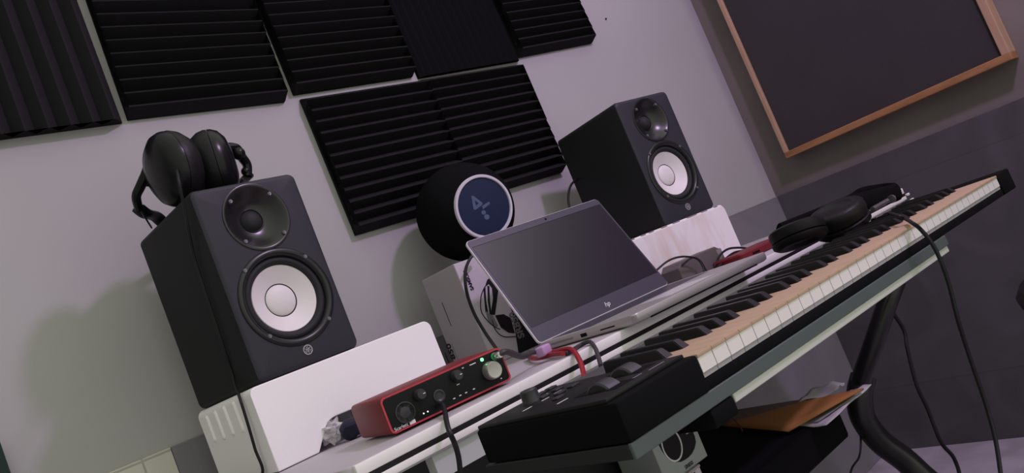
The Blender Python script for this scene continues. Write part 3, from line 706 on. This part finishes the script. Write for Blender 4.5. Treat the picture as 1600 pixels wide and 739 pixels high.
bm = bmesh.new(); add_loft(bm, 0.15, 0.085, 0.01, [(0.0005, 0.002), (0.003, 0), (0.013, 0), (0.016, 0.003)], axis='z', cx=0.075, cz=0.03)
obj('case', bm, M['redthing'], rd, smooth=True)
obj('side_slot', bx(0.03, 0.05, -0.0130, -0.0118, 0.005, 0.009), M['dark'], rd)

# ================================================================== headphones
def cup(parent, c, axis, r, th, pad, mm=1.0, gl='gloss', stretch=1.15, flat=False, dome=False):
    """ear cup: shell one way along the axis, cushion the other"""
    ax = Vector(axis).normalized()
    q = ax.to_track_quat('Z', 'Y').to_matrix().to_4x4()
    st = Matrix.Diagonal((1, stretch, 1, 1))
    T = Matrix.Translation(c) @ q @ st
    shell = [(0.0, th*0.9), (r*0.62, th*0.9), (r*0.66, th), (r*0.88, th), (r*0.98, th*0.8), (r, th*0.3), (r*0.96, -0.003), (0, -0.003)] if flat else None
    if dome: shell = [(0.0, th), (r*0.40, th*0.97), (r*0.70, th*0.80), (r*0.90, th*0.48), (r*0.98, th*0.12), (r*0.99, -0.002), (0, -0.002)]
    sh = obj('ear_cup', lathe(shell or [(0.0, th), (r*0.35, th), (r*0.42, th*0.93), (r*0.8, th*0.80), (r*0.94, th*0.45), (r*0.97, 0.0), (r*0.92, -0.003), (0, -0.003)], T, 40, cap=False), M[gl], parent, smooth=True, ang=50)
    cush = [(0.0, -0.003), (r*0.985, -0.003), (r*1.0, -pad*0.2), (r*0.96, -pad*0.5), (r*0.83, -pad*0.82), (r*0.62, -pad), (r*0.5, -pad*0.98), (0.0, -pad*0.7)] if dome else None
    obj('ear_cushion', lathe(cush or [(0.0, -0.004), (r*0.90, -0.004), (r*1.0, -pad*0.35), (r*0.98, -pad*0.75), (r*0.84, -pad), (r*0.62, -pad*0.97), (r*0.52, -pad*0.7), (0.0, -pad*0.6)], T, 40, cap=False), M['leather'], parent, smooth=True, ang=60)
    return sh
h1 = thing('headphones', 'black over-ear headphones resting on top of the left speaker', 'headphones', (0.36, -0.24, 1.2039))
hm = Vector(h1.location)
cA = at(1, -0.245, 262, 257); cB = at(1, -0.225, 338, 249)
for c, axd in ((cA, Vector((-0.95, -0.15, 0.0))), (cB, Vector((0.90, -0.35, -0.05)))):
    c = c.copy(); c.z = min(c.z, 1.2039+0.0585)
    cup(h1, c-hm, axd, 0.051, 0.026, 0.036, stretch=1.13, dome=True)
# yokes and band
def p1_(y, x, yy): return at(1, y, x, yy)-hm
yl = [p1_(-0.22, 252, 252), p1_(-0.21, 236, 256), p1_(-0.20, 227, 275), p1_(-0.19, 219, 292), p1_(-0.18, 213, 307), p1_(-0.16, 217, 326)]
obj('slider_arm', tube(yl, lambda s: 0.0085-0.002*s, n=10), M['gloss'], h1, smooth=True)
yr = [p1_(-0.22, 352, 232), p1_(-0.21, 368, 232), p1_(-0.205, 378, 246), p1_(-0.20, 386, 258), p1_(-0.20, 387, 276)]
obj('slider_arm', tube(yr, lambda s: 0.0088-0.002*s, n=10), M['gloss'], h1, smooth=True)
for px, py, y in ((242, 262, -0.225), (373, 240, -0.215), (231, 284, -0.19), (384, 268, -0.2)):
    bm = bmesh.new(); bmesh.ops.create_uvsphere(bm, u_segments=20, v_segments=12, radius=0.0105 if py < 265 else 0.0075)
    bmesh.ops.translate(bm, verts=bm.verts, vec=p1_(y, px, py)); obj('hinge', bm, M['gloss'], h1, smooth=True)
e1 = yl[-1]; e2 = yr[-1]
bd = [e1, p1_(-0.145, 228, 334), p1_(-0.115, 243, 338), Vector((-0.02, 0.148, 0.016)), Vector((0.03, 0.165, 0.018)), Vector((e2.x-0.01, 0.12, 0.02)), Vector((e2.x+0.002, e2.y+0.04, e2.z)), e2]
obj('headband', tube(bd, 0.011, n=10, k=12, flat=0.55), M['leather'], h1, smooth=True)
obj('band_wire', tube([p1_(-0.17, 221, 330), p1_(-0.15, 230, 345), p1_(-0.12, 237, 356)], 0.0015, n=6), M['gloss'], h1, smooth=True)
cb = [at(1, -0.27, 276, 262), at(1, -0.322, 279, 280), at(0, 0.290, 289, 330), at(0, 0.2915, 303, 400), at(0, 0.2915, 322, 460), at(0, 0.2915, 345, 530), at(0, 0.2925, 364, 590), at(0, 0.281, 372, 614), at(0, 0.277, 385, 655), at(0, 0.276, 398, 700), at(2, 0.8035, 409, 742), Vector((0.262, -0.19, 0.8025)), Vector((0.256, -0.13, 0.8025))]
obj('cable', tube([p-hm for p in cb], 0.0021, k=10), M['cable'], h1, smooth=True)

h2c = at(1, -0.765, 1290, 350)
h2 = thing('headphones', 'black headphones lying across the keyboard rear and desk edge', 'headphones', (h2c.x, h2c.y, 0.7958))
hm2 = Vector(h2.location)
def q1(y, x, yy): return at(1, y, x, yy)-hm2
cA2 = q1(-0.745, 1247, 366); cB2 = q1(-0.765, 1312, 343)
cA2.z = max(cA2.z, 0.020); cB2.z = max(cB2.z, 0.024)
cup(h2, cA2, (0.18, 0.10, 0.97), 0.043, 0.014, 0.016, gl='leather', stretch=1.05, flat=True)
cup(h2, cB2, (-0.22, -0.05, 0.97), 0.045, 0.020, 0.020, gl='leather', stretch=1.05, flat=True)
bd = [cB2+Vector((0.040, 0.0, 0.012)), q1(-0.775, 1362, 311), q1(-0.76, 1393, 303), q1(-0.72, 1402, 298), q1(-0.68, 1380, 299), q1(-0.66, 1345, 306), q1(-0.68, 1318, 322), cA2+Vector((0.02, 0.040, 0.010))]
obj('headband', tube(bd, 0.0062, n=14, k=10, flat=2.6), M['foam2'], h2, smooth=True)
obj('slider_arm', tube([q1(-0.80, 1363, 327), q1(-0.79, 1386, 314)], 0.0042, smooth=False, n=12), M['steel'], h2, smooth=True, label='bright metal slider')
obj('slider_ring', lathe([(0.0055, -0.0035), (0.0068, -0.0035), (0.0068, 0.0035), (0.0055, 0.0035)], Matrix.Translation(q1(-0.788, 1393, 311)) @ (q1(-0.79, 1386, 314)-q1(-0.80, 1363, 327)).to_track_quat('Z', 'Y').to_matrix().to_4x4(), 24), M['steel'], h2, smooth=True, label='bright metal ring')
obj('trim_strip', tube([q1(-0.805, 1368, 341), q1(-0.80, 1392, 328), q1(-0.79, 1413, 317)], 0.0018, n=6), M['steel'], h2, smooth=True, label='thin bright strip')
for (x, y_) in ((1418, 304), (1425, 312)):
    bm = bmesh.new(); add_box(bm, -0.006, 0.006, -0.002, 0.002, -0.0022, 0.0022, bev=0.001)
    bmesh.ops.translate(bm, verts=bm.verts, vec=q1(-0.78, x, y_)); obj('badge', bm, M['print_w'], h2, smooth=True, label='small white mark')
hc = [at(2, 0.806, 1390, 333), at(2, 0.8045, 1403, 337), at(2, 0.7975, 1415, 342), at(2, 0.797, 1425, 348), at(1, -0.945, 1438, 358), at(1, -0.950, 1456, 380), at(1, -0.952, 1470, 408), at(1, -0.95, 1483, 445), at(1, -0.945, 1497, 500), at(1, -0.935, 1516, 560), at(1, -0.93, 1540, 630), at(1, -0.93, 1556, 690), at(1, -0.93, 1566, 760)]
obj('cable', tube([p-hm2 for p in hc], 0.0026, k=10), M['cable'], h2, smooth=True)

# ================================================================== board on the right wall
bd_ = thing('wall_board', 'charcoal fabric panel in an orange wooden frame on the right wall', 'panel', (XW, -0.45, 0.985))
Y1, Y2, BHT = 0.334, -0.334, 0.85
TH = 0.055
def wbox(y0, y1, z0, z1, x0, x1, **k): return bx(-x1, -x0, y0, y1, z0, z1, **k)
obj('fabric', wbox(Y2+0.02, Y1-0.012, 0.012, BHT, 0.001, TH-0.012), M['fabric'], bd_)
obj('frame_member', wbox(Y2, Y1, -0.002, 0.018, 0.001, TH, bev=0.002), M['wood'], bd_, label='lower wooden strip')
obj('frame_member', wbox(Y1-0.014, Y1, 0.016, BHT, 0.001, TH, bev=0.002), M['wood2'], bd_, label='left wooden strip')
obj('frame_member', wbox(Y2, Y2+0.02, 0.016, BHT, 0.001, TH, bev=0.002), M['wood2'], bd_, label='right wooden strip')
obj('knot', lathe([(0.0, 0.0006), (0.006, 0.0006), (0.0065, -0.001)], Matrix.Translation((-TH, Y2+0.057, 0.009)) @ Matrix.Rotation(math.radians(-90), 4, 'Y'), 14, cap=False), M['wood'], bd_)

# ================================================================== papers, boxes and cables under the desk
ev = thing('envelope', 'orange envelope lying on the black lower shelf', 'envelope', (1.30, -0.40, SZ))
P = [at(2, SZ+0.016, 1124, 664), at(2, SZ+0.010, 1231, 673), at(2, SZ+0.026, 1349, 606), at(2, SZ+0.018, 1250, 628)]
bm = bmesh.new()
o_ = Vector((1.30, -0.40, SZ)); A = []; B = []
n = 8
grid = [[None]*(n+1) for _ in range(n+1)]
for i in range(n+1):
    for j in range(n+1):
        s, t_ = i/n, j/n
        p = (P[0]*(1-s)+P[1]*s)*(1-t_)+(P[3]*(1-s)+P[2]*s)*t_-o_
        p.z += 0.004*math.sin(s*3.1)*math.sin(t_*3.1)
        grid[i][j] = bm.verts.new(p)
for i in range(n):
    for j in range(n): bm.faces.new((grid[i][j], grid[i+1][j], grid[i+1][j+1], grid[i][j+1]))
o = obj('sheet', bm, M['orange'], ev, smooth=True); sd = o.modifiers.new('thick', 'SOLIDIFY'); sd.thickness = 0.003; sd.offset = -1

def paper(label, pts, m, th=0.0015, curl=0.0, cat='paper', name='paper_sheet'):
    c = sum((Vector(p) for p in pts), Vector())/4
    bm = bmesh.new(); g = [[None]*9 for _ in range(9)]
    for i in range(9):
        for j in range(9):
            s, t_ = i/8, j/8
            p = (pts[0]*(1-s)+pts[1]*s)*(1-t_)+(pts[3]*(1-s)+pts[2]*s)*t_-c
            p = Vector(p); p.z += curl*math.sin(s*7+t_*4)+curl*0.6*math.sin(t_*11+s*2)
            g[i][j] = bm.verts.new(p)
    for i in range(8):
        for j in range(8): bm.faces.new((g[i][j], g[i+1][j], g[i+1][j+1], g[i][j+1]))
    o = obj(name, bm, m, smooth=True); o.location = c
    sd = o.modifiers.new('thick', 'SOLIDIFY'); sd.thickness = th; sd.offset = -1
    return tag(o, label, cat)
paper('curled white paper sticking out under the orange envelope on its right', [at(2, SZ+0.002, 1236, 667), at(2, SZ+0.0015, 1292, 665), at(2, SZ+0.014, 1361, 599), at(2, SZ+0.012, 1335, 606)], M['paper'], curl=0.002)
paper('grey paper between the orange envelope and the white sheet', [at(2, SZ+0.004, 1240, 664), at(2, SZ+0.003, 1278, 660), at(2, SZ+0.016, 1350, 609), at(2, SZ+0.014, 1330, 610)], M['paperg'])
paper('crumpled white paper at the far right corner behind the orange envelope', [at(2, SZ+0.014, 1245, 632), at(2, SZ+0.018, 1308, 612), at(2, SZ+0.034, 1318, 596), at(2, SZ+0.030, 1278, 600)], M['paper'], curl=0.004)
paper('brownish paper sheet lying behind the orange envelope near the tray bracket', [at(2, SZ+0.003, 1112, 666), at(2, SZ+0.003, 1180, 664), at(2, SZ+0.010, 1290, 618), at(2, SZ+0.010, 1150, 640)], M['paperb'])

b2 = thing('headphone_box', 'pale headphone carton with a ringed ear cup picture under the keyboard tray', 'box', (0.0, 0.0, 0.0))
fy = -0.45
c0 = at(1, fy, 1022, 708); c1 = at(1, fy, 1106, 712)
b2.location = (c0.x, fy, c1.z)
BW2 = c1.x-c0.x
obj('carton', bx(0, BW2, 0, 0.09, 0.0, 0.19, bev=0.001, seg=1), M['cardgreen'], b2)
rcn = at(1, fy, 1049, 695)-Vector(b2.location)
def art2(name, poly, m, dy): return obj(name, prism(poly, -0.0004-dy, 0.0001-dy), m, b2)
pr = rrect(0.10, 0.16, 0.045, 6, rcn.x+0.022, rcn.z+0.046)
art2('printed_ear_cup', [(max(min(a, BW2-0.012), 0.003), min(b, 0.188)) for a, b in pr], M['print_k'], 0)
bm = bmesh.new(); add_lathe(bm, [(0.0245, 0), (0.0245, 0.0012), (0.0222, 0.0012), (0.0222, 0)], face_room(rcn.x, -0.0004, rcn.z) @ Matrix.Diagonal((1.0, 1.15, 1, 1)), 40, cap=False)
obj('printed_ring', bm, M['print_w'], b2)
art2('printed_panel', [(BW2-0.030, 0.052), (BW2-0.002, 0.050), (BW2-0.002, 0.188), (BW2-0.030, 0.188)], M['rail'], 0.0003)
for k in range(6):
    art2('printed_line', [(BW2-0.026, 0.064+0.006*k), (BW2-0.006, 0.0632+0.006*k), (BW2-0.006, 0.0645+0.006*k), (BW2-0.026, 0.0653+0.006*k)], M['print_k'], 0.0006)
text('lettering', 'SR850', 0.009, M['print_k'], b2, face_room(BW2*0.55, -0.0006, 0.007))
b3 = thing('carton', 'white flat carton beneath the pale headphone carton on the lower shelf', 'box', (0.60, fy-0.005, SZ))
c3 = at(1, fy-0.005, 1094, 731)
obj('box', bx(0, c3.x-0.60, 0, 0.12, 0.0005, c1.z-SZ-0.004, bev=0.001, seg=1), M['card'], b3)
obj('printed_side', bx(0.02, c3.x-0.60-0.016, -0.0006, 0.0, 0.002, c1.z-SZ-0.006), M['print_k'], b3, label='dark printed side')
obj('lid_edge', bx(-0.001, c3.x-0.60+0.001, -0.001, 0.121, c1.z-SZ-0.004, c1.z-SZ-0.0002), M['cardg'], b3)

sc = [at(1, -0.50, 1378, 458), at(1, -0.50, 1388, 478), at(1, -0.50, 1412, 515), at(1, -0.50, 1418, 545), at(1, -0.50, 1432, 600), at(1, -0.50, 1450, 640), at(1, -0.50, 1470, 690), at(1, -0.50, 1490, 715), at(1, -0.50, 1500, 745), at(1, -0.50, 1500, 780)]
tag(obj('hanging_cable', tube(sc, 0.0045, k=10), M['cable'], smooth=True), 'thick black cable hanging from behind the slanted desk leg', 'cable')
tc_ = [at(1, -0.44, 1344, 668), at(1, -0.44, 1345, 695), at(1, -0.44, 1342, 715), at(1, -0.44, 1332, 730), at(1, -0.44, 1327, 750), at(1, -0.44, 1326, 790)]
tag(obj('hanging_cable', tube(tc_, 0.0022, k=10), M['cable'], smooth=True), 'thin black cable dangling below the curved desk leg', 'cable')
bcb = [at(2, SZ+0.03, 1128, 638), at(2, SZ+0.03, 1144, 652), at(2, SZ+0.024, 1156, 666), at(2, SZ+0.016, 1160, 674)]
tag(obj('thin_cable', tube(bcb, 0.0016, k=8), M['redthing'], smooth=True), 'thin brown cable lying over the papers below the tray bracket', 'cable')

# plastic wrap and navy pouch by the interface
pl0 = at(2, 0.80, 530, 695)
bm = bmesh.new(); bmesh.ops.create_icosphere(bm, subdivisions=4, radius=1.0)
for v in bm.verts:
    k = 1+0.55*noise.noise(v.co*2.3)+0.25*noise.noise(v.co*5.1)
    v.co = Vector((v.co.x*0.017*k, v.co.y*0.024*k, max(v.co.z, -0.85)*0.017*k))
zm = min(v.co.z for v in bm.verts)
for v in bm.verts: v.co.z -= zm
o = obj('plastic_wrap', bm, M['plastic'], smooth=True, ang=18); o.location = (pl0.x+0.004, pl0.y+0.022, 0.8003)
tag(o, 'crumpled clear plastic wrap between the foam block and the red interface', 'plastic wrap')
bm = bmesh.new(); bmesh.ops.create_icosphere(bm, subdivisions=3, radius=1.0)
for v in bm.verts:
    k = 1+0.3*noise.noise(v.co*1.7+Vector((3, 1, 2)))
    v.co = Vector((v.co.x*0.020*k, v.co.y*0.020*k, max(v.co.z, -0.9)*0.015*k))
zm = min(v.co.z for v in bm.verts)
for v in bm.verts: v.co.z -= zm
o = obj('cloth_pouch', bm, M['navy'], smooth=True); o.location = (0.392, -0.345, 0.8003)
tag(o, 'small dark navy pouch tucked in the foam block cutout behind the interface', 'pouch')

# nail, curtain, stool
nl = at(1, 0.0, 946, 30)
bm = lathe([(0.0, 0.0), (0.0012, 0.0), (0.0012, 0.002), (0.0028, 0.0022), (0.0028, 0.0035), (0.0, 0.004)], RX90, 14, cap=False)
o = obj('nail', bm, M['blk'], smooth=True); o.location = (nl.x, 0.0, nl.z); tag(o, 'small dark nail in the bare wall right of the upper foam row', 'nail')
bm = bmesh.new()
for k in range(60): pass
n = 60; top = []; bot = []; tb = []; bb = []
for i in range(n+1):
    x = -0.50+0.541*i/n; y = -0.03+0.014*math.sin(i*0.75)
    top.append(bm.verts.new((x, y, 1.02))); bot.append(bm.verts.new((x, y, 0.02))); tb.append(bm.verts.new((x, y+0.003, 1.02))); bb.append(bm.verts.new((x, y+0.003, 0.02)))
bridge(bm, top, bot, False); bridge(bm, tb, bb, False); bridge(bm, top, tb, False); bridge(bm, bot, bb, False)
bm.faces.new((top[0], bot[0], bb[0], tb[0])); bm.faces.new((top[-1], bot[-1], bb[-1], tb[-1]))
gx = at(1, -0.03, 2, 690)
for v in bm.verts:
    v.co.x += gx.x-0.041
    if v.co.z > 1: v.co.z = gx.z+0.004
tag(obj('green_cloth', bm, M['green'], smooth=True), 'dark green cloth against the wall at the bottom left edge', 'cloth')
stp = at(1, -1.0, 1592, 526)
st = thing('stool', 'black round stool whose padded edge shows at the right edge', 'stool', (stp.x+0.245, -1.137, 0))
zt = stp.z
obj('seat', lathe([(0.0, zt-0.018), (0.185, zt-0.018), (0.196, zt-0.008), (0.198, zt+0.004), (0.19, zt+0.016), (0.0, zt+0.02)], Matrix.Identity(4), 48, cap=False), M['leather'], st, smooth=True)
for k in range(3):
    a = math.radians(20+120*k)
    obj('leg', tube([(0.08*math.cos(a), 0.08*math.sin(a), zt-0.015), (0.17*math.cos(a), 0.17*math.sin(a), 0.0)], 0.011, smooth=False, n=12), M['metalblk'], st, smooth=True)
